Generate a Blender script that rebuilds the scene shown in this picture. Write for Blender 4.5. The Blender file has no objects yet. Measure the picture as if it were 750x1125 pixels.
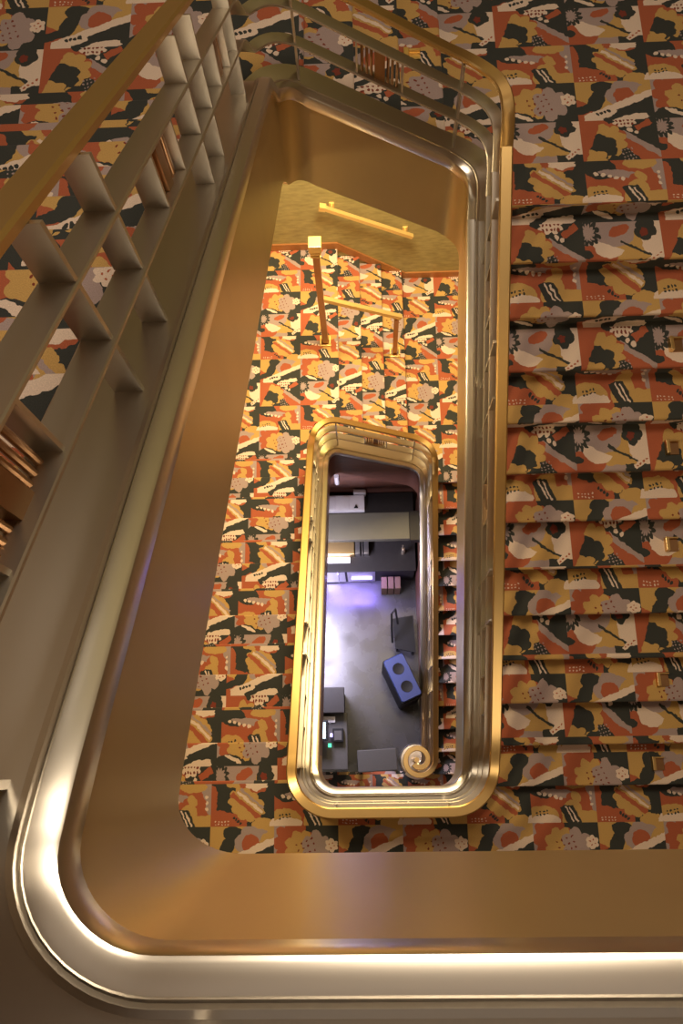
import bpy, bmesh, math, random
from mathutils import Matrix, Vector
C = bpy.context.scene.collection
scn = bpy.context.scene
random.seed(4)

# ------------------------------------------------------------------ camera
H = 11.11
cd = bpy.data.cameras.new('camera'); cam = bpy.data.objects.new('camera', cd); C.objects.link(cam)
cd.sensor_fit = 'HORIZONTAL'; cd.sensor_width = 36; cd.lens = 36*894.76/750; cd.clip_start = .02
th, ro, ya = .2988, -.0376, .0247
R1 = Matrix(((1,0,0),(0,math.cos(th),math.sin(th)),(0,-math.sin(th),math.cos(th))))
R2 = Matrix(((math.cos(ya),-math.sin(ya),0),(math.sin(ya),math.cos(ya),0),(0,0,1)))
R3 = Matrix(((math.cos(ro),0,math.sin(ro)),(0,1,0),(-math.sin(ro),0,math.cos(ro))))
M = R3 @ R1 @ R2
cam.matrix_world = Matrix.Translation((0,0,H)) @ M.transposed().to_4x4()
scn.camera = cam
# ------------------------------------------------------------------ world, exposure
w = bpy.data.worlds.new('world'); scn.world = w; w.use_nodes = True
w.node_tree.nodes['Background'].inputs[0].default_value = (.10,.075,.05,1)
w.node_tree.nodes['Background'].inputs[1].default_value = .3
scn.view_settings.view_transform = 'Standard'; scn.view_settings.look = 'None'
scn.view_settings.exposure = 0.06; scn.view_settings.gamma = 1; scn.view_settings.use_curve_mapping = False

def area(name, loc, size, power, col, rot=(0,0,0), sy=None, spread=180):
    l = bpy.data.lights.new(name, 'AREA'); l.energy = power; l.color = col; l.size = size
    l.shape = 'RECTANGLE'; l.size_y = sy or size; l.spread = math.radians(spread)
    o = bpy.data.objects.new(name, l); o.location = loc; o.rotation_euler = rot; C.objects.link(o); return o
WARM = (1,.83,.62); GOLD = (1,.76,.40)
area('ceiling_light', (.6,2.6,13.4), 1.8, 135, WARM)
area('ceiling_light', (.6,-1.2,13.4), 3.4, 11, (1,.84,.68))
area('curb_reflection_fill', (-1.5,5.6,12.4), 1.2, 8, (1,.86,.70), rot=(math.radians(-75),0,0))  # added fill by the back wall, gives the left curb something bright to reflect
area('rail_highlight_fill', (1.2,-3.05,7.9), 1.5, 16, (1,.80,.56), rot=(math.radians(80),0,0), sy=1.3)  # added panel at the unseen front wall, puts highlights on the right rails
area('lower_ceiling_light', (.1,4.7,6.75), .9, 300, GOLD, sy=.8)
area('flight_light', (-1.4,1.0,8.6), .4, 50, GOLD)
area('lobby_light', (-.75,1.70,2.25), .3, 140, (.78,.73,1), sy=1.2)
area('counter_light', (-.25,2.30,.84), .7, 26, (.30,.20,1), rot=(.5,0,0), sy=.05)
area('lobby_light', (-1.0,-.6,4.2), .5, 12, (1,.85,.7), rot=(.2,-.3,0))

# ------------------------------------------------------------------ materials
def newmat(n):
    m = bpy.data.materials.new(n); m.use_nodes = True
    return m, m.node_tree, m.node_tree.nodes['Principled BSDF']
def plain(n, col, rough=.5, metal=0, spec=.5, emit=None, es=0, noise=0, nscale=20, bump=0, stretch=None, rvar=0):
    m, t, b = newmat(n)
    b.inputs['Base Color'].default_value = (*col,1); b.inputs['Roughness'].default_value = rough
    b.inputs['Metallic'].default_value = metal; b.inputs['Specular IOR Level'].default_value = spec
    if emit: b.inputs['Emission Color'].default_value = (*emit,1); b.inputs['Emission Strength'].default_value = es
    if noise or bump or rvar:
        tc = t.nodes.new('ShaderNodeTexCoord'); mp = t.nodes.new('ShaderNodeMapping')
        mp.inputs['Scale'].default_value = stretch or (1,1,1)
        nz = t.nodes.new('ShaderNodeTexNoise'); nz.inputs['Scale'].default_value = nscale; nz.inputs['Detail'].default_value = 5
        t.links.new(tc.outputs['Object'], mp.inputs[0]); t.links.new(mp.outputs[0], nz.inputs['Vector'])
        if noise:
            mx = t.nodes.new('ShaderNodeMix'); mx.data_type = 'RGBA'
            mx.inputs['A'].default_value = (*[c*(1-noise) for c in col],1)
            mx.inputs['B'].default_value = (*[min(1,c*(1+noise)) for c in col],1)
            t.links.new(nz.outputs['Fac'], mx.inputs['Factor']); t.links.new(mx.outputs['Result'], b.inputs['Base Color'])
        if rvar:
            mr = t.nodes.new('ShaderNodeMapRange'); mr.inputs['To Min'].default_value = rough-rvar; mr.inputs['To Max'].default_value = rough+rvar
            mr.inputs['From Min'].default_value = .3; mr.inputs['From Max'].default_value = .7
            t.links.new(nz.outputs['Fac'], mr.inputs['Value']); t.links.new(mr.outputs[0], b.inputs['Roughness'])
        if bump:
            bp = t.nodes.new('ShaderNodeBump'); bp.inputs['Strength'].default_value = bump; bp.inputs['Distance'].default_value = .002
            t.links.new(nz.outputs['Fac'], bp.inputs['Height']); t.links.new(bp.outputs[0], b.inputs['Normal'])
    return m
BRASS = plain('polished_brass', (.82,.57,.24), .33, 1, noise=.04, nscale=3)
NICKEL = plain('nickel_bronze', (.69,.65,.58), .34, 1, noise=.04, nscale=3)
CURB = plain('satin_nickel_curb', (.74,.70,.63), .28, 1, noise=.04, nscale=3)
GRILLE = plain('copper_bronze', (.42,.24,.12), .35, 1, noise=.1)
FASCIA = plain('bronze_fascia', (.58,.44,.21), .30, .65, noise=.10, nscale=5, stretch=(1,1,.5))
GOLDPAPER = plain('gold_wall_paper', (.40,.36,.17), .5, .35, noise=.45, nscale=9, stretch=(1,1,3.5), bump=.4)
PLASTER = plain('warm_plaster', (.60,.48,.34), .8, noise=.1)
WALLM = plain('umber_wall_plaster', (.27,.20,.13), .8, noise=.1)
SLAB = plain('slab_paint', (.50,.40,.28), .8, noise=.1)
WOODWALL = plain('walnut_panel', (.13,.055,.035), .3, noise=.5, nscale=6, stretch=(1,1,7))
BASEB = plain('rust_baseboard', (.40,.17,.06), .45, .2, noise=.2)
DARK = plain('black_laminate', (.014,.012,.011), .5, spec=.25, noise=.3)
GREY = plain('grey_mat', (.045,.043,.042), .6, noise=.2, nscale=60)
BLUE = plain('blue_plastic', (.02,.035,.13), .45, noise=.1)
BLACK = plain('black_plastic', (.008,.008,.009), .6, spec=.2, noise=.1)
STEEL = plain('stainless_steel', (.62,.60,.58), .28, 1, noise=.1, nscale=5)
GLASSY = plain('white_panel', (.75,.73,.70), .25, noise=.05)
BOXBROWN = plain('cardboard', (.10,.05,.022), .7, noise=.2)
FLOORM = plain('polished_black_floor', (.036,.035,.037), .28, noise=.6, nscale=2.8, rvar=.10, bump=.1)
OLIVE = plain('smoked_metal', (.06,.056,.038), .5, 0, noise=.12, nscale=8)
CREAM = plain('pale_bronze', (.75,.66,.50), .3, .9, noise=.06)
SCREEN = plain('lit_screen', (.1,.1,.1), .3, emit=(.6,.85,1), es=2.2)
GREENLED = plain('green_display', (.02,.1,.05), .3, emit=(.1,1,.5), es=1.5)
STRIPL = plain('lit_strip', (.5,.5,.6), .3, emit=(.45,.38,1), es=3)

# ---- carpet: a woven abstract pattern, six motifs in a drop-repeat, all nodes
CW, CH = .455, .29
def carpet_material():
    m, t, b = newmat('patterned_carpet'); N = t.nodes; L = t.links
    def node(ty, **k):
        n = N.new(ty)
        for a, v in k.items(): setattr(n, a, v)
        return n
    def setin(n, i, v):
        if isinstance(v, bpy.types.NodeSocket): L.new(v, n.inputs[i])
        else: n.inputs[i].default_value = v
    def ma(op, a, bb=0., c=0.):
        n = node('ShaderNodeMath', operation=op); setin(n,0,a); setin(n,1,bb); setin(n,2,c); return n.outputs[0]
    uv = node('ShaderNodeUVMap').outputs[0]
    nz = node('ShaderNodeTexNoise'); nz.inputs['Scale'].default_value = 28; nz.inputs['Detail'].default_value = 2; L.new(uv, nz.inputs['Vector'])
    sep = node('ShaderNodeSeparateXYZ'); L.new(uv, sep.inputs[0])
    cx = ma('DIVIDE', sep.outputs[0], CW); cy = ma('DIVIDE', sep.outputs[1], CH)
    ci = ma('FLOOR', cx); cj = ma('FLOOR', cy); fx = ma('FRACT', cx); fy = ma('FRACT', cy)
    par = ma('FLOORED_MODULO', ci, 2.); mi = ma('FLOORED_MODULO', ma('MULTIPLY_ADD', par, 3., cj), 6.)
    cmb = node('ShaderNodeCombineXYZ'); setin(cmb,0,ma('MULTIPLY', fx, 1.57)); setin(cmb,1,fy)
    w0 = node('ShaderNodeVectorMath', operation='SUBTRACT'); L.new(nz.outputs['Color'], w0.inputs[0]); w0.inputs[1].default_value = (.5,.5,.5)
    w1 = node('ShaderNodeVectorMath', operation='MULTIPLY_ADD'); L.new(w0.outputs[0], w1.inputs[0]); w1.inputs[1].default_value = (.10,.10,0); L.new(cmb.outputs[0], w1.inputs[2])
    P = w1.outputs[0]
    def local(cx, cy, hx, hy, rot):
        n = node('ShaderNodeMapping', vector_type='TEXTURE'); L.new(P, n.inputs[0])
        n.inputs['Location'].default_value = (cx,cy,0); n.inputs['Rotation'].default_value = (0,0,math.radians(rot)); n.inputs['Scale'].default_value = (hx,hy,1)
        return n.outputs[0]
    def disc(cx, cy, rx, ry=None, rot=0):
        n = node('ShaderNodeVectorMath', operation='LENGTH'); L.new(local(cx,cy,rx,ry or rx,rot), n.inputs[0])
        return ma('LESS_THAN', n.outputs['Value'], 1.)
    def scal(cx, cy, r, n_, a=.14, ry=None, rot=0):
        v = local(cx,cy,r,ry or r,rot); l = node('ShaderNodeVectorMath', operation='LENGTH'); L.new(v, l.inputs[0])
        s = node('ShaderNodeSeparateXYZ'); L.new(v, s.inputs[0])
        an = ma('ARCTAN2', s.outputs[1], s.outputs[0]); co = ma('ABSOLUTE', ma('SINE', ma('MULTIPLY', an, n_/2)))
        return ma('LESS_THAN', l.outputs['Value'], ma('MULTIPLY_ADD', co, a*1.6, 1-a))
    def half(nx, ny, c):       # nx*x + ny*y < c
        n = node('ShaderNodeVectorMath', operation='DOT_PRODUCT'); L.new(P, n.inputs[0]); n.inputs[1].default_value = (nx,ny,0)
        return ma('LESS_THAN', n.outputs['Value'], c)
    def box(cx, cy, hx, hy, rot=0):
        a = node('ShaderNodeVectorMath', operation='ABSOLUTE'); L.new(local(cx,cy,hx,hy,rot), a.inputs[0])
        s = node('ShaderNodeSeparateXYZ'); L.new(a.outputs[0], s.inputs[0])
        return ma('LESS_THAN', ma('MAXIMUM', s.outputs[0], s.outputs[1]), 1.)
    def dots(cx, cy, hx, hy, nx_, ny_, rot=0, r=.3):
        v = local(cx,cy,hx,hy,rot); a = node('ShaderNodeVectorMath', operation='ABSOLUTE'); L.new(v, a.inputs[0])
        s = node('ShaderNodeSeparateXYZ'); L.new(a.outputs[0], s.inputs[0]); inside = ma('LESS_THAN', ma('MAXIMUM', s.outputs[0], s.outputs[1]), 1.)
        k = node('ShaderNodeVectorMath', operation='MULTIPLY_ADD'); L.new(v, k.inputs[0]); k.inputs[1].default_value = (nx_/2,ny_/2,0); k.inputs[2].default_value = (nx_/2,ny_/2,0)
        f = node('ShaderNodeVectorMath', operation='FRACTION'); L.new(k.outputs[0], f.inputs[0])
        d = node('ShaderNodeVectorMath', operation='DISTANCE'); L.new(f.outputs[0], d.inputs[0]); d.inputs[1].default_value = (.5,.5,0)
        return AND(inside, ma('LESS_THAN', d.outputs['Value'], r))
    AND = lambda a, c: ma('MULTIPLY', a, c)
    NOT = lambda a: ma('SUBTRACT', 1., a)
    D, R, G, V, W, O = 0, 1, 2, 3, 4, 5        # charcoal, rust, gold, mauve, cream, dark red
    pal = [(.045,.048,.045), (.40,.11,.055), (.53,.33,.115), (.38,.29,.28), (.74,.59,.49), (.20,.045,.03)]
    def chain(bg, shapes):
        cur = None
        for mask, col in shapes:
            n = node('ShaderNodeMix', data_type='FLOAT'); L.new(mask, n.inputs['Factor'])
            if cur is None: n.inputs['A'].default_value = float(bg)
            else: L.new(cur, n.inputs['A'])
            n.inputs['B'].default_value = float(col); cur = n.outputs['Result']
        return cur
    m1 = chain(D, [(half(1,-.25,.12),V), (scal(.46,.62,.46,9,.16,.48),R), (scal(.66,.50,.38,8,.16,.38),G), (disc(.30,.08,.34,.20),D),
                   (scal(1.02,.46,.34,6,.18,.40),V), (half(-.6,-1.,-1.62),D), (scal(1.40,.55,.15,6),W), (disc(.42,.16,.24,.05,-25),W),
                   (dots(.80,.45,.26,.26,4,4,20,.17),O), (dots(1.40,.55,.09,.09,2,2,30,.2),R)])
    m2 = chain(G, [(half(.55,1.,.55),R), (disc(.20,.93,.26,.24),G), (disc(.62,.80,.30,.19,-20),D), (disc(.42,.52,.16,.30,-25),D), (disc(.16,.30,.34,.10,22),D),
                   (scal(1.05,.62,.42,5,.10,.38),V), (disc(1.42,.50,.22,.36),G), (disc(1.00,.60,.22,.22),R), (AND(half(-.42,1.,.10),half(-1,0,-.12)),W),
                   (AND(half(-.42,1.,-.08),half(-1,0,-.5)),D), (disc(.55,.16,.26,.10,14),W), (dots(.52,.20,.17,.05,4,1,14,.42),D), (disc(1.10,.03,.40,.10,10),W), (disc(1.5,.22,.10,.20),D)])
    m3 = chain(G, [(half(.8,-1.,.0),V), (disc(.62,.78,.40,.30),V), (half(0,1.,.16),V), (disc(.20,.24,.44,.30),R), (disc(.72,.84,.22,.10,20),R),
                   (AND(half(.5,1.,.78),disc(.50,.58,.34,.38)),W), (scal(.10,.80,.22,12,.25,.26),D), (scal(.10,.80,.12,12,.3,.15),V),
                   (disc(1.50,.62,.34,.50),W), (scal(1.26,.84,.22,5,.14,.20,20),D), (scal(1.22,.80,.08,5,.2),O), (AND(half(0,1.,.18),half(-1,0,-1.05)),D),
                   (box(1.02,.44,.36,.03,-32),D), (box(1.40,.22,.20,.055,38),W), (dots(1.40,.22,.18,.035,4,1,38,.3),R), (disc(.02,.30,.14,.10),D)])
    m4 = chain(D, [(AND(half(1,1.2,1.70),half(-1,-.8,-1.16)),R), (box(1.22,.40,.48,.065,-38),V), (box(1.32,.52,.40,.085,-38),D), (disc(1.02,.74,.05,.05),W), (disc(1.14,.68,.05,.05),W),
                   (half(1,0,.24),R), (scal(.46,.52,.46,10,.12,.44),R), (scal(.48,.48,.43,10,.14,.40),G), (scal(.36,.34,.36,6,.12,.30),D), (scal(.22,.06,.28,5,.2,.20),G), (half(1,-.4,.05),R),
                   (scal(.92,.97,.24,8,.2,.16),W), (dots(.92,.94,.20,.10,5,2,0,.3),O), (box(1.30,.86,.18,.07,30),R), (dots(.92,.14,.14,.16,4,4,15,.24),V)])
    m5 = chain(D, [(AND(half(.2,1.,.42),half(1,0,.9)),R), (disc(.02,.60,.14,.36),R), (scal(.40,.62,.24,5,.2,.28,20),D), (disc(.62,1.0,.26,.12),G), (scal(1.02,.92,.34,6,.15,.18),R), (scal(1.12,.96,.28,6,.15,.13),W),
                   (scal(.88,.50,.47,11,.10,.34,-35),G), (AND(box(.86,.47,.46,.055,-38),box(.86,.47,.5,.5)),R), (box(.96,.56,.40,.035,-38),W), (box(1.02,.63,.36,.03,-38),V),
                   (dots(.66,.14,.14,.05,4,1,-38,.42),D), (disc(1.30,.02,.28,.18),G), (disc(1.58,.02,.12,.16),W), (dots(.28,.08,.2,.06,5,2,0,.22),W)])
    m6 = chain(R, [(disc(.24,.86,.42,.28,-25),D), (disc(.80,.66,.55,.09,-8),V), (half(-1,-.3,-1.58),V), (disc(1.12,.92,.34,.14),G), (scal(1.16,.52,.30,4,.1,.20),R), (disc(1.10,.60,.10,.15,40),G),
                   (disc(.26,.16,.40,.24),G), (disc(.34,.05,.36,.14),W), (dots(.26,.22,.16,.07,4,2,10,.3),D), (AND(half(0,1.,.26),half(-1,0,-1.05)),G), (disc(.98,.20,.24,.34,-20),G),
                   (AND(half(0,1.,.40),box(.96,.14,.16,.30,24)),D), (box(.92,.20,.018,.20,28),W), (box(1.02,.18,.018,.20,28),W),
                   (dots(.48,.62,.34,.06,5,1,-14,.36),W), (dots(1.46,.55,.06,.20,1,3,0,.3),W)])
    cur = m5
    for k, s in ((1,m3),(2,m1),(3,m6),(4,m4),(5,m2)):
        n = node('ShaderNodeMix', data_type='FLOAT'); L.new(ma('COMPARE', mi, float(k), .4), n.inputs['Factor']); L.new(cur, n.inputs['A']); L.new(s, n.inputs['B']); cur = n.outputs['Result']
    rp = node('ShaderNodeValToRGB'); rp.color_ramp.interpolation = 'CONSTANT'
    e = rp.color_ramp.elements; e[0].position = 0; e[0].color = (*pal[0],1); e[1].position = 1/6; e[1].color = (*pal[1],1)
    for i in range(2,6): x = e.new(i/6); x.color = (*pal[i],1)
    L.new(ma('DIVIDE', ma('ADD', cur, .5), 6.), rp.inputs[0])
    # woven grain
    n2 = node('ShaderNodeTexNoise'); n2.inputs['Scale'].default_value = 260; L.new(uv, n2.inputs['Vector'])
    hs = node('ShaderNodeHueSaturation'); L.new(rp.outputs[0], hs.inputs['Color']); L.new(ma('MULTIPLY_ADD', n2.outputs['Fac'], .7, .65), hs.inputs['Value'])
    L.new(hs.outputs[0], b.inputs['Base Color']); b.inputs['Roughness'].default_value = .95; b.inputs['Specular IOR Level'].default_value = .15
    b.inputs['Sheen Weight'].default_value = .1
    bp = node('ShaderNodeBump'); bp.inputs['Strength'].default_value = .25; bp.inputs['Distance'].default_value = .003; L.new(n2.outputs['Fac'], bp.inputs['Height']); L.new(bp.outputs[0], b.inputs['Normal'])
    return m
CARPET = carpet_material()
LITBRASS = plain('lit_brass', (.86,.64,.26), .35, .6, noise=.05)  # lighter copy of the brass, lamplight put into its colour

# ------------------------------------------------------------------ helpers
def link(name, me, mat, parent=None):
    o = bpy.data.objects.new(name, me); C.objects.link(o)
    if mat: me.materials.append(mat)
    if parent: o.parent = parent
    return o
def mesh(name, vs, fs, mat, parent=None, uvs=None, smooth=False, loc=None):
    me = bpy.data.meshes.new(name)
    if loc: vs = [(v[0]-loc[0], v[1]-loc[1], v[2]-loc[2]) for v in vs]
    me.from_pydata(vs, [], fs); 
    if uvs:
        ul = me.uv_layers.new(name='UVMap')
        for lp in me.loops: ul.data[lp.index].uv = uvs[lp.vertex_index]
    if not uvs:
        bm = bmesh.new(); bm.from_mesh(me); bmesh.ops.recalc_face_normals(bm, faces=bm.faces); bm.to_mesh(me); bm.free()
    if smooth:
        for p in me.polygons: p.use_smooth = True
        me.set_sharp_from_angle(angle=math.radians(35))
    o = link(name, me, mat, parent)
    if loc: o.location = loc
    return o
def boxes(name, lst, mat, parent=None, bev=0):
    """each entry (x0,x1,y0,y1,z0,z1)"""
    bm = bmesh.new()
    for x0,x1,y0,y1,z0,z1 in lst:
        r = bmesh.ops.create_cube(bm, size=1)
        bmesh.ops.scale(bm, vec=(x1-x0,y1-y0,z1-z0), verts=r['verts']); bmesh.ops.translate(bm, vec=((x0+x1)/2,(y0+y1)/2,(z0+z1)/2), verts=r['verts'])
    if bev: bmesh.ops.bevel(bm, geom=list(bm.edges), offset=bev, segments=2, affect='EDGES', profile=.6)
    me = bpy.data.meshes.new(name); bm.to_mesh(me); bm.free()
    return link(name, me, mat, parent)
def empty(name, loc, label, cat, group=None, rz=0):
    o = bpy.data.objects.new(name, None); C.objects.link(o); o.location = loc; o.rotation_euler.z = rz; o.empty_display_size = .1
    return tag(o, label, cat, group)
def tag(o, label=None, cat=None, group=None, kind=None):
    if label: o['label'] = label
    if cat: o['category'] = cat
    if group: o['group'] = group
    if kind: o['kind'] = kind
    return o
def keep(o, parent):          # parent without moving
    o.parent = parent
    o.location = Vector(o.location) - Vector(parent.location)
    return o

# ------------------------------------------------------------------ stair data
r, t = .165, .2703; s = r/t
ZG, ZMR, ZML, ZA, ZBR, ZBL, ZC = 0, 13*r, 17*r, 30*r, 43*r, 47*r, 60*r
XL, XR, YN, YF, RC = -.50, .745, -.28, 3.33, .25
WL, WR, WF, WN = -2.15, 2.42, 5.85, -3.2        # walls
Y1, Y2, Y3 = -.15, -.107, -.17
XT = [.51,.25,-.01,-.27]

# ---- room shell
def structure(o, label): return tag(o, label, kind='structure')
structure(boxes('wall_right', [(WR,WR+.15,WN,WF,0,13.6)], WALLM), 'warm plaster wall right of the stairs')
structure(boxes('wall_left', [(WL-.15,WL,WN,WF,0,13.6)], WALLM), 'warm plaster wall left of the stairs')
structure(boxes('wall_back', [(WL-.15,WR+.15,WF,WF+.15,0,13.6)], GOLDPAPER), 'mottled gold wall behind the lower turn')
structure(boxes('wall_front', [(WL-.15,WR+.15,WN-.15,WN,0,13.6)], WALLM), 'wall behind the camera')
structure(boxes('ceiling', [(WL-.15,WR+.15,WN-.15,WF+.15,13.6,13.75)], PLASTER), 'plain ceiling over the stairwell')

def floor_poly(name, pts, z, uo, vo, label, th=.22, mat=None):
    """landing slab with the carpet on top: uv = (x+uo, y+vo)"""
    n=len(pts); vs=[(x,y,z) for x,y in pts]+[(x,y,z-th) for x,y in pts]; uv=[(x+uo,y+vo) for x,y in pts]*2
    fs=[tuple(range(n)),tuple(range(n,2*n))[::-1]]+[(i,n+i,n+(i+1)%n,(i+1)%n) for i in range(n)]
    o = mesh(name, vs, fs, mat or CARPET, uvs=uv); o.data.materials.append(PLASTER)
    for p in o.data.polygons:
        if p.index>0: p.material_index = 1
    return structure(o, label)
def arcp(cx,cy,a0,a1,n=16): return [(cx+RC*math.cos(math.radians(a0+(a1-a0)*i/n)), cy+RC*math.sin(math.radians(a0+(a1-a0)*i/n))) for i in range(n+1)]
floor_poly('floor', [(WL,WN),(WR,WN),(WR,Y1+.042),(.70,Y1+.042),(.70,-.105),(WL,-.105)], 0, 0, .43, 'patterned carpet at the foot of the stairs', .1)
structure(boxes('floor', [(WL,.70,-.105,3.42,-.1,0)], FLOORM), 'polished black lobby floor')
def lowland(name,z,yb,uo,vo,label):
    a0=math.degrees(math.acos((XT[0]-(XR-RC))/RC)); a1=math.degrees(math.asin((yb-(YF-RC))/RC))
    floor_poly(name,[(WR,yb),(WR,WF),(XT[0]-.042,WF),(XT[0]-.042,YF)]+arcp(XR-RC,YF-RC,a0,a1),z,uo,vo,label)
def upland(name,z,yb,uo,vo,label):
    xe=XT[3]-.06; a0=180-math.degrees(math.acos(((XL+RC)-xe)/RC)); a1=180-math.degrees(math.asin((yb-(YF-RC))/RC))
    floor_poly(name,[(xe,WF),(WL,WF),(WL,yb)]+arcp(XL+RC,YF-RC,a1,a0),z,uo,vo,label)
lowland('floor',ZMR,Y1+12*(t+.0008)+.06,1.82,2.559,'lower half of the lower turn landing, patterned carpet')
lowland('floor',ZBR,Y3+12*t+.06,-.87,-3.07,'lower half of the upper turn landing, patterned carpet')
upland('floor',ZML,3.137-.042,1.16,2.559,'upper half of the lower turn landing, patterned carpet')
upland('floor',ZBL,3.137-.042,-1.53,-3.07,'upper half of the upper turn landing, patterned carpet')
yl=Y2-.06; al=180+math.degrees(math.asin((YN+RC-yl)/RC)); yr=Y3+.042; ar=360-math.degrees(math.asin((YN+RC-yr)/RC))
floor_poly('floor',[(WL,WN),(WR,WN),(WR,yr)]+arcp(XR-RC,YN+RC,ar,270)+arcp(XL+RC,YN+RC,270,al)+[(WL,yl)],ZA,1.16,.418,'middle landing in patterned carpet')
floor_poly('floor',[(WL,WN),(WR,WN),(WR,YN-.045)]+[(x,y-.045) for x,y in arcp(XL+RC,YN+RC,270,al)]+[(WL,yl)],ZC,0,0,'carpeted landing the camera looks down from')

def step_profile(run, last=False):
    """(along, up, w) from the riser foot; nose at along=0"""
    p = [(.042,0,0),(.040,r-.050,r-.050),(.012,r-.040,r-.03),(.001,r-.024,r-.015),(.002,r-.008,r-.006),(.010,r-.001,r+.004),(.020,r,r+.014),(run*.5,r,r+run*.5)]
    p += [(run+.042,r,r+run)] if not last else []
    if last: p = p[:-1]+[(.06,r,r+.06)]
    return p
def staircase(label, n, origin, axis, sign, lat0, lat1, run, uvf, zb, last_is_landing=True):
    """axis 'y' or 'x': direction the steps climb; nose k at origin + sign*k*run"""
    base = (0,0,0)
    if lat1 in (WR,WF): lat1 -= .004
    if lat0 == WL: lat0 += .004
    mid = (lat0+lat1)/2
    root = empty('staircase', (mid,origin,zb) if axis=='y' else (origin,mid,zb), label, 'staircase', 'carpeted flights of the stairwell')
    for k in range(n):
        pr = step_profile(run, k==n-1); vs=[]; uv=[]
        for lt in (lat0, lat1):
            for a,u,w_ in pr:
                al = origin + sign*(k*run+a); z = zb+k*r+u; W = w_+k*(r+run)
                vs.append((lt,al,z) if axis=='y' else (al,lt,z)); uv.append(uvf(lt, W))
            for a,u in ((pr[-1][0],-.03),(.042,-.03)):
                al = origin + sign*(k*run+a); z = zb+k*r+u
                if k==0: z = zb+.0
                vs.append((lt,al,z) if axis=='y' else (al,lt,z)); uv.append(uvf(lt, k*(r+run)))
        m = len(pr)+2
        fs = [(i,(i+1)%m,m+(i+1)%m,m+i) for i in range(m)] + [tuple(range(m))[::-1], tuple(range(m,2*m))]
        flip = (axis=='y' and sign<0) or (axis=='x' and sign>0)
        if flip: fs = [f[::-1] for f in fs]
        o = mesh('step', vs, fs, CARPET, uvs=uv, smooth=True); keep(o, root)
    # sloping slab under the steps
    pts=[]
    L_=n*run
    prof = [(.03,-.03),(L_-run+.02,(n-1)*r-.03),(L_-run+.02,(n-1)*r-.16),(.03+.1,-.16)] if zb>0.01 else [(.03,0),(L_-run+.02,(n-1)*r-.03),(L_-run+.02,(n-1)*r-.16),(.3,0)]
    vs=[]
    for lt in (lat0+.002,lat1-.002):
        for a,u in prof: vs.append((lt,origin+sign*a,zb+u) if axis=='y' else (origin+sign*a,lt,zb+u))
    o = mesh('stair_slab', vs, [(0,1,2,3),(7,6,5,4),(0,4,5,1),(1,5,6,2),(2,6,7,3),(3,7,4,0)], SLAB); keep(o, root)
    return root
RX0 = XR+.02; LX1 = XL-.02
staircase('carpeted flight rising from the black lobby floor on the right', 13, Y1, 'y', 1, RX0-.03, WR, t+.0008, lambda x,W: (x+1.82, W+.28), ZG)
staircase('short carpeted turn below the wall-mounted brass grab rail', 4, XT[0], 'x', -1, YF-.02, WF, .26, lambda y,W: (2.33-W, y+2.559), ZMR)
staircase('carpeted flight seen between the brown fascia and the inner brass rail', 13, Y2+12*t, 'y', -1, WL, LX1, t, lambda x,W: (x+1.16, 5.696-W), ZML)
staircase('broad carpeted flight filling the right of the picture', 13, Y3, 'y', 1, RX0, WR, t, lambda x,W: (x-.87, (W-5.385)*1.024-.08 if W<5.375 else W-5.385), ZA)
staircase('short carpeted turn behind the topmost cross railing', 4, XT[0], 'x', -1, YF-.02, WF, .26, lambda y,W: (-.36-W, y-3.07), ZBR)
staircase('carpeted flight behind the big foreground railing at left', 13, Y2+12*t, 'y', -1, WL, LX1, t, lambda x,W: (x-1.53, .067-W), ZBL)

# ------------------------------------------------------------------ the spiral of rail, curb and fascia
def clamp(a, lo, hi): return max(lo, min(hi, a))
def smooth(pts):
    d=[0]
    for a,b_ in zip(pts,pts[1:]): d.append(d[-1]+math.hypot(b_[0]-a[0],b_[1]-a[1]))
    n=int(d[-1]/.03); new=[]; j=0
    for i in range(n+1):
        q=d[-1]*i/n
        while j<len(d)-2 and d[j+1]<q: j+=1
        f=(q-d[j])/max(1e-9,d[j+1]-d[j]); a,b_=pts[j],pts[j+1]; c=[a[k]+(b_[k]-a[k])*f for k in range(5)]
        l=math.hypot(c[3],c[4]); new.append((c[0],c[1],c[2],c[3]/l,c[4]/l))
    pts=new
    z = [p[2] for p in pts]
    for _ in range(14): z = [z[0]]+[(z[i-1]+2*z[i]+z[i+1])/4 for i in range(1,len(z)-1)]+[z[-1]]
    return [(p[0],p[1],zz,p[3],p[4]) for p,zz in zip(pts,z)]
def straight(x0,y0,x1,y1,zf,n):
    d = math.hypot(x1-x0,y1-y0); tx,ty = (x1-x0)/d,(y1-y0)/d
    return [(x0+(x1-x0)*i/n, y0+(y1-y0)*i/n, zf(x0+(x1-x0)*i/n, y0+(y1-y0)*i/n), -ty, tx) for i in range(n+1)]
def arc(cx,cy,a0,a1,zf,n=14,rad=RC):
    o=[]
    for i in range(n+1):
        a=math.radians(a0+(a1-a0)*i/n); x,y=cx+rad*math.cos(a),cy+rad*math.sin(a)
        o.append((x,y,zf(x,y),-math.cos(a),-math.sin(a)))
    return o
def right_z(z0,y0,top): return lambda x,y: z0+clamp(s*(y-y0),0,13*r)
def left_z(z1,low): return lambda x,y: clamp(z1-s*(y-Y2),low,z1)
def turn_z(z0): return lambda x,y: z0+clamp((.6-x)/.26,0,4)*r
def dedupe(p):
    o=[p[0]]
    for q in p[1:]:
        if math.hypot(q[0]-o[-1][0],q[1]-o[-1][1])>1e-4: o.append(q)
    return o
def far_turn(z0):
    f = turn_z(z0)
    return arc(XR-RC,YF-RC,0,90,f)+straight(XR-RC,YF,XL+RC,YF,f,26)+arc(XL+RC,YF-RC,90,180,lambda x,y: f(x,y))
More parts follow.
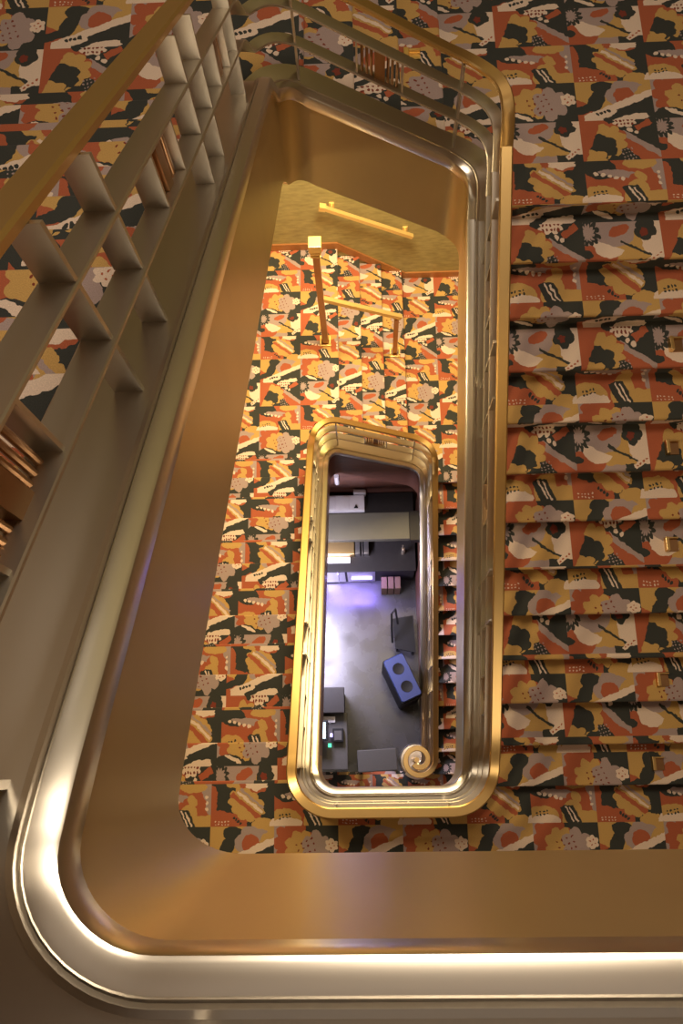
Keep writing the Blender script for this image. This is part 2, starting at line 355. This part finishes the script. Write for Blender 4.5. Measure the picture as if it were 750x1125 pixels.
def near_turn(z): 
    f=lambda x,y:z
    return arc(XL+RC,YN+RC,180,270,f)+straight(XL+RC,YN,XR-RC,YN,f,6)+arc(XR-RC,YN+RC,270,360,f)
lz=left_z(ZA,ZML); rz3=right_z(ZA,Y3,ZBR); lz4=left_z(ZC,ZBL); rz1=right_z(ZG,Y1,ZMR)
JL, JR = .06, 3.0
vol=[]
vc=(XR-.185,.03)
for i in range(50,-1,-1):            # volute: spirals out to join the flight heading up
    a=i/50*math.radians(500); R_=.185-.125*i/50
    x,y=vc[0]+R_*math.cos(-a),vc[1]+R_*math.sin(-a)
    vol.append((x,y,ZG+.06,-math.cos(-a),-math.sin(-a)))
P1 = vol + straight(XR,.035,XR,YF-RC,lambda x,y:max(ZG+.06,rz1(x,y)),46) + far_turn(ZMR) + straight(XL,YF-RC,XL,JL,lz,46)
P2 = straight(XL,JL,XL,YN+RC,lz,2) + near_turn(ZA) + straight(XR,YN+RC,XR,JR,rz3,46)
YC = YN-.045
P3 = straight(XR,JR,XR,YF-RC,rz3,2) + far_turn(ZBR) + straight(XL,YF-RC,XL,YC+RC,lz4,50) + arc(XL+RC,YC+RC,180,270,lz4,20) + straight(XL+RC,YC,WR,YC,lambda x,y:ZC,12)
P1,P2,P3=[smooth(dedupe(p)) for p in (P1,P2,P3)]
N1=max(i for i,p in enumerate(P1[:len(P1)//2]) if p[1]<.06 and abs(p[0]-XR)>2e-4)
def sweep(name, path, prof, mat, parent, closed=True):
    vs=[]; m=len(prof)
    for x,y,z,nx,ny in path:
        for d,h in prof: vs.append((x+nx*d,y+ny*d,z+h))
    fs=[]
    for i in range(len(path)-1):
        for j in range(m): a=i*m+j; b_=i*m+(j+1)%m; fs.append((a,b_,b_+m,a+m))
    fs += [tuple(range(m))[::-1], tuple(range((len(path)-1)*m,len(path)*m))]
    o = mesh(name, vs, fs, mat, smooth=True)
    if parent: keep(o,parent)
    return o
def rrect(d0,d1,h0,h1,b):
    return [(d0+b,h0),(d1-b,h0),(d1,h0+b),(d1,h1-b),(d1-b,h1),(d0+b,h1),(d0,h1-b),(d0,h0+b)]
CURBP=[(-.075,.10),(-.075,.168),(-.070,.174),(.052,.174),(.056,.188),(.066,.190),(.071,.184),(.0715,.172),(.0755,.172),(.076,.190),(.080,.194),(.112,.190),(.119,.186),(.122,.178),(.122,.115),(.114,.10)]
def rail_pos(path, axis, val, side):
    """path sample nearest to a coordinate on a given straight side"""
    best=None
    for i,p in enumerate(path):
        ok = {'L':abs(p[0]-XL)<1e-3,'R':abs(p[0]-XR)<1e-3,'F':abs(p[1]-YF)<1e-3,'N':abs(p[1]-YN)<1e-3 or abs(p[1]-YN+.045)<1e-3}[side]
        if not ok: continue
        v=p[1] if side in 'LR' else p[0]
        if best is None or abs(v-val)<best[0]: best=(abs(v-val),i)
    i=best[1]; p=path[i]; q=path[min(i+1,len(path)-1)]; q0=path[max(i-1,0)]
    ds=math.hypot(q[0]-q0[0],q[1]-q0[1]); sl=(q[2]-q0[2])/ds
    tx,ty=p[4],-p[3]; delta=(val-(p[1] if side in 'LR' else p[0]))
    along = delta*(ty if side in 'LR' else tx)
    x,y = (p[0],val) if side in 'LR' else (val,p[1])
    return x,y,p[2]+sl*along,p[3],p[4],tx,ty,sl
def plate(vs,fs,c,wn,wt,h0,h1,at=0):
    """upright blade: wn across the rail, wt along it, ends cut to the slope"""
    x,y,z,nx,ny,tx,ty,sl=c; k=len(vs)
    for a,b_ in ((-1,-1),(1,-1),(1,1),(-1,1)):
        al=at+b_*wt/2
        for h in (h0,h1): vs.append((x+nx*a*wn/2+tx*al, y+ny*a*wn/2+ty*al, z+sl*al+h))
    for i in range(4): j=(i+1)%4; fs.append((k+2*i,k+2*j,k+2*j+1,k+2*i+1))
    fs.append((k,k+2,k+4,k+6)); fs.append((k+1,k+3,k+5,k+7))
def rod(vs,fs,c,rad,h0,h1,at):
    x,y,z,nx,ny,tx,ty,sl=c; k=len(vs); n=10
    for i in range(n):
        a=2*math.pi*i/n; al=at+rad*math.cos(a); nn=rad*math.sin(a)
        for h in (h0,h1): vs.append((x+nx*nn+tx*al,y+ny*nn+ty*al,z+sl*al+h))
    for i in range(n): j=(i+1)%n; fs.append((k+2*i,k+2*j,k+2*j+1,k+2*i+1))
    fs.append(tuple(k+2*i for i in range(n))); fs.append(tuple(k+2*i+1 for i in range(n)))
def railing(path, label, loc, fins, grilles, first=0):
    root = empty('stair_railing', loc, label, 'railing', 'bronze and brass railings of the stairwell')
    rp = path[first:]
    sweep('handrail', path, rrect(-.050,.016,.738,.770,.007), BRASS, root)
    sweep('middle_rail', rp, rrect(-.036,.034,.572,.586,.003), NICKEL, root)
    sweep('lower_rail', rp, rrect(-.030,.040,.380,.394,.003), NICKEL, root)
    sweep('curb', rp, CURBP, CURB, root)
    for side,val in fins:
        c=rail_pos(path,0,val,side); vs=[];fs=[]
        for h0,h1 in ((.172,.381),(.393,.573),(.585,.740)): plate(vs,fs,c,.062,.012,h0,h1)
        keep(mesh('baluster',vs,fs,NICKEL),root)
    for side,val in grilles:
        c=rail_pos(path,0,val,side); vs=[];fs=[]
        for a in (-.115,.115):
            vs=[];fs=[]; plate(vs,fs,c,.062,.010,.393,.573,a)
            keep(mesh('grille_bracket',vs,fs,NICKEL),root)
        vs=[];fs=[]
        for a in (-.088,-.064,-.042,.042,.064,.088): rod(vs,fs,c,.0075,.393,.573,a)
        plate(vs,fs,c,.03,.052,.393,.573,0)
        keep(mesh('grille',vs,fs,GRILLE),root)
    return root
Lf=[.77,1.03,1.82,2.05,2.72]; Rf=[.80,1.07,1.92,2.18,2.8]
R1_=railing(P1,'brass topped railing spiralling up from the lobby scroll around the innermost opening',(vc[0],vc[1],0),
    [('R',v) for v in Rf]+[('F',.54),('F',-.29)]+[('L',v) for v in Lf],[('R',.40),('R',1.49),('R',2.50),('F',.12),('L',.36),('L',1.44),('L',2.39)],first=N1-12)
railing(P2,'brass topped railing along the middle landing and up the right flight',(XR,YN,ZA),
    [('L',-.02),('N',-.24),('N',.49)]+[('R',v) for v in Rf],[('N',.12),('R',.40),('R',1.49),('R',2.50)])
railing(P3,'large foreground railing at left with silvery curb round to the bottom edge',(XL,YN,ZC),
    [('F',.54),('F',-.29)]+[('L',v) for v in Lf]+[('L',-.02),('N',-.20),('N',.95),('N',1.9)],[('F',.12),('L',.36),('L',1.44),('L',2.39),('N',.4),('N',1.4)])
# scroll base of the newel
def scroll():
    vs=[];fs=[];n=40
    for i in range(n):
        a=2*math.pi*i/n
        for rr,z in ((.205,0),(.205,.14),(.19,.16),(.12,.165)): vs.append((vc[0]+rr*math.cos(a),vc[1]+rr*math.sin(a),z))
    for i in range(n):
        j=(i+1)%n
        for q in range(3): fs.append((4*i+q,4*j+q,4*j+q+1,4*i+q+1))
    fs.append(tuple(4*i for i in range(n))); fs.append(tuple(4*i+3 for i in range(n)))
    keep(mesh('newel_base',vs,fs,CREAM,smooth=True),R1_)
    vs=[];fs=[]; c=(vc[0]-.02,vc[1],.0,1,0,0,1,0); rod(vs,fs,c,.03,.165,.79,0)
    keep(mesh('newel_post',vs,fs,BRASS,smooth=True),R1_)
scroll()
# fascia panels that close the edge of every flight towards the opening
FP=[(-.055,.10),(.104,.10),(.104,-.5),(.060,-.5),(-.055,-.42)]
FP1=[(-.055,.10),(.104,.10),(.104,-.28),(.060,-.28),(-.055,-.24)]
def cut(path,f): return [p for p in path if f(p)]
for i,(pp,lab) in enumerate(((P1[N1+4:],'dark fascia of the lowest flights'),(P2,'fascia under the middle landing and right flight'),(P3,'wide brown bronze fascia below the foreground curb'))):
    prof = FP
    if i==0:
        pts=[]; vs=[]; m=5
        for x,y,z,nx,ny in pp:
            lo=max(0.0,z-.5)
            for d,h in ((-.055,z+.10),(.104,z+.10),(.104,lo),(.06,lo),(-.055,lo)): vs.append((x+nx*d,y+ny*d,h))
        fs=[(k*m+j,k*m+(j+1)%m,(k+1)*m+(j+1)%m,(k+1)*m+j) for k in range(len(pp)-1) for j in range(m)]+[tuple(range(m))[::-1],tuple(range((len(pp)-1)*m,len(pp)*m))]
        o=mesh('trim_1',vs,fs,WOODWALL,smooth=True)
    elif i==1: o=sweep('trim_2',pp,prof,FASCIA,None)
    else:
        vs=[];m=5
        for x,y,z,nx,ny in pp:
            e=.055*clamp((YC+RC-y)/RC,0,1)
            for d,h in ((-.055,.10),(.104,.10),(.104+e,-.5),(.06+e,-.5),(-.055,-.42)): vs.append((x+nx*d,y+ny*d,z+h))
        fs=[(k*m+j,k*m+(j+1)%m,(k+1)*m+(j+1)%m,(k+1)*m+j) for k in range(len(pp)-1) for j in range(m)]+[tuple(range(m))[::-1],tuple(range((len(pp)-1)*m,len(pp)*m))]
        o=mesh('trim_3',vs,fs,FASCIA,smooth=True)
    structure(o,lab)
# enclosing walls below the lowest flight
def understair():
    ys=[.35+.05*i for i in range(61)]; vs=[]
    for y in ys:
        y=min(y,YF-.05); zt=max(.02,rz1(0,y)-.45)
        for x in (XR-.09,XR-.03): vs += [(x,y,0),(x,y,zt)]
    fs=[]
    for i in range(len(ys)-1):
        k=4*i; fs += [(k,k+1,k+5,k+4),(k+2,k+6,k+7,k+3),(k+1,k+3,k+7,k+5)]
    fs += [(0,2,3,1),(len(vs)-4,len(vs)-3,len(vs)-1,len(vs)-2)]
    structure(mesh('wall_understair',vs,fs,WOODWALL),'dark panel closing the side of the lowest flight')
understair()
structure(boxes('wall_lobby', [(WL,WR,3.42,3.5,0,2.0)], WOODWALL),'dark brown veneer wall at the end of the lobby')
# baseboard on the far wall following landing, turn, landing
def baseboard(name,zl,zr,label):
    vs=[];xs=[WL,-.27,.51+.05,WR];zs=[zl,zl,zr,zr]
    for y in (WF-.02,WF):
        for x,z in zip(xs,zs): vs += [(x,y,z-.02),(x,y,z+.11)]
    fs=[]
    for k in range(3): a=2*k; fs += [(a,a+1,a+3,a+2),(8+a,8+a+2,8+a+3,8+a+1),(a+1,8+a+1,8+a+3,a+3),(a,a+2,8+a+2,8+a)]
    fs += [(0,8,9,1),(6,7,15,14)]
    structure(mesh(name,vs,fs,BASEB),label)
baseboard('baseboard_back',ZML,ZMR,'rust coloured baseboard stepping down the far wall'); baseboard('baseboard_back_upper',ZBL,ZBR,'baseboard of the upper turn')

# ------------------------------------------------------------------ brass fittings
def tube(name,pts,rad,mat,parent=None,sq=False,n=12):
    vs=[];fs=[]; m=4 if sq else n
    for i,p in enumerate(pts):
        a=Vector(pts[max(i-1,0)]);b_=Vector(pts[min(i+1,len(pts)-1)]);d=(b_-a).normalized()
        u=d.cross(Vector((0,0,1)) if abs(d.z)<.9 else Vector((0,1,0))).normalized(); v=u.cross(d).normalized()
        for k in range(m):
            an=2*math.pi*(k+.5)/m; vs.append(tuple(Vector(p)+rad*(u*math.cos(an)+v*math.sin(an))))
    for i in range(len(pts)-1):
        for k in range(m): fs.append((i*m+k,i*m+(k+1)%m,(i+1)*m+(k+1)%m,(i+1)*m+k))
    fs += [tuple(range(m))[::-1],tuple(range((len(pts)-1)*m,len(pts)*m))]
    o=mesh(name,vs,fs,mat,smooth=not sq)
    if parent: keep(o,parent)
    return o
# wall grab rail over the lower turn
g=empty('wall_handrail',(.1,WF,3.4),'short sloping polished brass rail fixed to the gold wall above the turn','handrail')
tube('rail',[(-.38,WF-.13,3.70),(.60,WF-.13,3.15)],.032,LITBRASS,g,sq=True)
for x,z in ((-.30,3.655),(.52,3.195)):
    tube('bracket',[(x,WF,z-.07),(x,WF-.06,z-.07),(x,WF-.11,z-.03),(x,WF-.13,z)],.014,LITBRASS,g)
    keep(boxes('wall_plate',[(x-.03,x+.03,WF-.012,WF,z-.11,z-.03)],LITBRASS,bev=.003),g)
tube('end_cap',[(-.43,WF-.13,3.72),(-.36,WF-.13,3.70)],.045,LITBRASS,g,sq=True)
# centre rail in the lower turn
p1=(-.418,4.598,ZML); p2=(.386,4.70,ZMR+2*r*0+.165)
g=empty('centre_handrail',p1,'freestanding brass handrail on bronze posts down the middle of the turn','handrail')
keep(boxes('post',[(p1[0]-.032,p1[0]+.032,p1[1]-.032,p1[1]+.032,ZML,ZML+1.76)],GRILLE,bev=.004),g)
keep(boxes('post',[(p2[0]-.026,p2[0]+.026,p2[1]-.026,p2[1]+.026,ZMR+r,ZMR+r+.80)],GRILLE,bev=.004),g)
tube('rail',[(p1[0],p1[1],ZML+.92),(p2[0]+.05,p2[1],ZMR+r+.82)],.034,LITBRASS,g,sq=True)
keep(boxes('post_cap',[(p1[0]-.06,p1[0]+.06,p1[1]-.06,p1[1]+.06,ZML+1.78,ZML+1.88),(p1[0]-.05,p1[0]+.05,p1[1]-.05,p1[1]+.05,ZML+1.73,ZML+1.755),(p1[0]-.05,p1[0]+.05,p1[1]-.05,p1[1]+.05,ZML+1.69,ZML+1.71)],LITBRASS,bev=.006),g)
for (x,y,z) in ((p1[0],p1[1],ZML),(p2[0],p2[1],ZMR+r)):
    keep(boxes('floor_socket',[(x-.06,x+.06,y-.06,y-.045,z,z+.03),(x-.06,x-.045,y-.045,y+.05,z,z+.06),(x+.045,x+.06,y-.045,y+.05,z,z+.06)],LITBRASS,bev=.002),g)
# small brass stair fittings beside the right wall
for (x,k,lab) in ((1.90,9,'highest of the small brass fittings by the right picture edge'),(1.92,7,'small brass fitting second from the top on the right flight'),(1.96,5,'third small brass fitting down the right flight'),
                (1.965,2,'small brass fitting second from the bottom on the right flight'),(1.975,0,'lowest small brass fitting on the right flight')):
    y=Y3+k*t+.14; z=ZA+(k+1)*r
    g=empty('stair_fitting',(x,y,z),lab,'brass fitting','small brass fittings on the right flight')
    keep(boxes('channel',[(x-.04,x-.018,y-.045,y+.045,z,z+.045),(x-.018,x+.045,y+.035,y+.045,z,z+.035)],BRASS,bev=.002),g)
    keep(boxes('plate',[(x-.018,x+.045,y-.045,y+.035,z,z+.01)],GRILLE,bev=.002),g)
x,y,z=.335,4.02,ZBR+r
tag(boxes('stair_fitting',[(x-.05,x-.02,y-.03,y+.03,z,z+.04),(x-.02,x+.05,y+.015,y+.03,z,z+.03),(x-.02,x+.05,y-.03,y+.015,z,z+.01)],BRASS,bev=.002),'small brass fitting on the turn steps above the topmost cross railing','brass fitting')
g=empty('rail_post',(-1.83,3.07,ZBL),'dark bronze rail post at the extreme left picture edge','post')
keep(boxes('post',[(-1.90,-1.80,3.05,3.11,ZBL,ZBL+.85)],GRILLE,bev=.004),g)
keep(boxes('floor_socket',[(-1.93,-1.78,3.03,3.05,ZBL,ZBL+.04)],BRASS,bev=.002),g)

# ------------------------------------------------------------------ lobby floor things
# bar counter
g=empty('bar_counter',(0,2.85,0),'black topped service counter under the crossing beam','counter')
keep(boxes('counter_top',[(-1.6,.62,2.35,3.41,.86,.90)],DARK,bev=.006),g)
keep(boxes('cabinet',[(-1.6,.62,2.42,3.40,0,.86)],DARK),g)
keep(boxes('front_panel',[(-.60,-.30,2.395,2.42,.08,.80),(-.27,.10,2.395,2.42,.08,.80)],STEEL,bev=.004),g)
keep(boxes('light_strip',[(-.22,.06,2.375,2.392,.30,.34)],STRIPL),g)
keep(boxes('handle',[(-.40,-.385,2.36,2.39,.2,.7)],STEEL,bev=.003),g)
g=empty('steel_sink',(-.3,3.25,.9),'bright steel tray on the counter beyond the beam','tray')
keep(boxes('tray',[(-.75,-.02,3.14,3.35,.90,1.0)],GLASSY,bev=.01),g)  # white in place of steel: the strong light is put into the colour
keep(boxes('liner',[(-.72,-.40,3.16,3.33,1.0,1.012),(-.30,-.22,3.16,3.33,1.0,1.012)],GLASSY,bev=.003),g)
me=mesh('arrow_mark',[(-.16,3.17,1.013),(-.10,3.17,1.013),(-.13,3.22,1.013),(-.16,3.17,1.001),(-.10,3.17,1.001),(-.13,3.22,1.001)],[(0,1,2),(5,4,3),(0,3,4,1),(1,4,5,2),(2,5,3,0)],BLACK); keep(me,g)
tag(boxes('white_carton',[(-.16,.0,3.36,3.40,.90,1.08)],GLASSY,bev=.004),'small pale carton standing behind the bright steel tray','carton')
g=empty('display_case',(-.25,2.65,.9),'gold lit box on the counter just below the crossing beam','display case')
keep(boxes('body',[(-.75,-.16,2.54,2.75,.90,1.05)],BRASS,bev=.01),g)
keep(boxes('glass_bin',[(-.15,-.09,2.55,2.75,.90,1.04),(-.07,-.055,2.55,2.75,.90,1.05),(-.04,.02,2.55,2.75,.90,1.03)],STEEL,bev=.004),g)
tag(boxes('white_shelf',[(-.75,-.22,2.46,2.535,.90,.94)],GLASSY,bev=.004),'pale ledge lit violet in front of the gold lit box','ledge')
g=empty('bottle',(.46,2.58,.9),'pale upright bottle on the dark counter at right','bottle')
tube('body',[(.46,2.58,.90),(.46,2.58,1.06),(.455,2.59,1.10)],.024,CREAM,g); tube('neck',[(.455,2.59,1.10),(.45,2.60,1.20)],.011,CREAM,g)
for k,(x,lab) in enumerate(((.18,'leftmost of the brown cartons low in front of the counter'),(.27,'middle brown carton low in front of the counter'),(.36,'rightmost brown carton low in front of the counter'))):
    tag(boxes('carton',[(x,x+.075,2.22,2.38,0,.42)],BOXBROWN,bev=.005),lab,'carton','brown cartons before the counter')
# beam across the opening
g=empty('beam',(.05,2.75,1.5),'olive grey beam crossing the innermost opening','beam')
keep(boxes('beam_body',[(-1.2,.52,2.58,2.92,1.50,1.60)],OLIVE,bev=.006),g)
keep(boxes('beam_end',[(.521,.64,2.56,2.93,1.48,1.605)],DARK,bev=.004),g)
# waste bin
g=empty('recycling_bin',(.39,.98,0),'blue topped recycling bin with two round holes','bin')
ang=math.radians(-66)
def rb(name,hl,hw,z0,z1,mat,rad=.03,tap=1.0,holes=False):
    bm=bmesh.new()
    def loop(z,k):
        o=[]
        for qx,qy,a0 in ((1,1,0),(-1,1,90),(-1,-1,180),(1,-1,270)):
            for i in range(5):
                a=math.radians(a0+22.5*i); o.append(((qx*(hl-rad)+rad*math.cos(a))*k,(qy*(hw-rad)+rad*math.sin(a))*k,z))
        return o
    a=loop(z0,tap); b_=loop(z1-.01,1); c=loop(z1,.97); n=len(a)
    vs=[tuple(v) for v in a+b_+c]
    fs=[(q*n+i,q*n+(i+1)%n,(q+1)*n+(i+1)%n,(q+1)*n+i) for q in (0,1) for i in range(n)]+[tuple(range(n))[::-1],tuple(range(2*n,3*n))]
    bm.free()
    o=mesh(name,vs,fs,mat,g,smooth=True); o.rotation_euler.z=ang; return o
rb('bin_body',.285,.14,0,1.02,BLACK,tap=1.0); lid=rb('bin_lid',.27,.13,1.02,1.12,BLUE)
def ring(name,cx,r0,r1,z,mat):
    vs=[];fs=[];n=24
    for i in range(n):
        a=2*math.pi*i/n
        for rr,zz in ((r1,z-.006),(r1-.004,z+.004),(r0,z+.001)): vs.append((cx+rr*math.cos(a),rr*math.sin(a),zz))
    for i in range(n):
        j=(i+1)%n; fs += [(3*i,3*j,3*j+1,3*i+1),(3*i+1,3*j+1,3*j+2,3*i+2)]
    fs.append(tuple(3*i+2 for i in range(n)))
    return mesh(name,vs,fs,mat,lid,smooth=True)
for cx in (-.115,.115): ring('hole',cx,.062,.072,1.122,BLACK)
# upholstered bench / stool near bin
g=empty('folded_chair',(.45,1.62,0),'dark folded chair leaning by the stair side above the blue bin','chair')
keep(mesh('seat',[(.31,1.80,.50),(.58,1.84,.50),(.60,1.36,.46),(.34,1.42,.46),(.31,1.80,.46),(.58,1.84,.46),(.60,1.36,.42),(.34,1.42,.42)],[(0,1,2,3),(7,6,5,4),(0,4,5,1),(1,5,6,2),(2,6,7,3),(3,7,4,0)],BLACK),g)
for x,y in ((.34,1.76),(.56,1.80),(.57,1.40),(.37,1.45)): tube('leg',[(x,y,.46),(x,y,0)],.014,BLACK,g)
tube('back_frame',[(.30,1.50,.46),(.29,1.62,.7),(.29,1.80,.86),(.34,1.86,.86),(.37,1.70,.7)],.014,BLACK,g)
# cashier desk
g=empty('cashier_desk',(-.6,.35,0),'dark cashier desk with two level top at the lower left of the lobby','desk')
keep(boxes('desk_top',[(-1.3,-.292,-.075,.60,.77,.80)],GREY,bev=.012),g)
keep(boxes('cabinet',[(-1.28,-.32,-.05,.58,0,.77)],DARK),g)
keep(boxes('raised_shelf',[(-1.3,-.318,.585,.89,.96,1.0)],DARK,bev=.008),g)
keep(boxes('shelf_support',[(-1.28,-.34,.60,.87,0,.96)],DARK),g)
tag(boxes('keyboard',[(-.80,-.44,.48,.555,.80,.83)],GLASSY,bev=.006),'pale keyboard on the cashier desk','keyboard')
g=empty('tablet',(-.6,.38,.8),'glowing pale blue screen on the cashier desk','screen')
keep(boxes('case',[(-.80,-.515,.26,.50,1.03,1.08)],BLACK,bev=.006),g); keep(boxes('display',[(-.79,-.545,.285,.475,1.08,1.086)],SCREEN),g); keep(boxes('stand',[(-.66,-.60,.35,.40,.80,1.03)],BLACK),g)
g=empty('payment_terminal',(-.42,.32,.8),'small black card terminal with a green display beside the blue screen','card terminal')
keep(boxes('body',[(-.47,-.34,.25,.41,.80,.90)],BLACK,bev=.008),g); keep(boxes('card_slot',[(-.45,-.36,.27,.38,.90,.906)],GREY,bev=.002),g); keep(boxes('key_light',[(-.50,-.475,.31,.35,.80,.90)],STRIPL),g)
keep(boxes('display',[(-.53,-.49,.19,.235,.80,.81)],GREENLED),g)
g=empty('footstool',(.065,.03,0),'flat grey topped low stand between desk and stair scroll','stand')
g.rotation_euler.z=.05
keep(boxes('top',[(-.18,.31,-.10,.165,.56,.60)],GREY,bev=.012),g)
for x,y in ((-.14,-.06),(.27,-.06),(-.14,.13),(.27,.13)): keep(boxes('leg',[(x-.015,x+.015,y-.015,y+.015,0,.56)],BLACK),g)
tag(tube('tube_reflection',[(-.36,3.40,1.35),(-.36,3.40,1.62)],.03,GLASSY),'pale tube standing in for a lamp reflection on the dark brown wall','reflection')  # solid tube modelled where the wall reflects a tube lamp
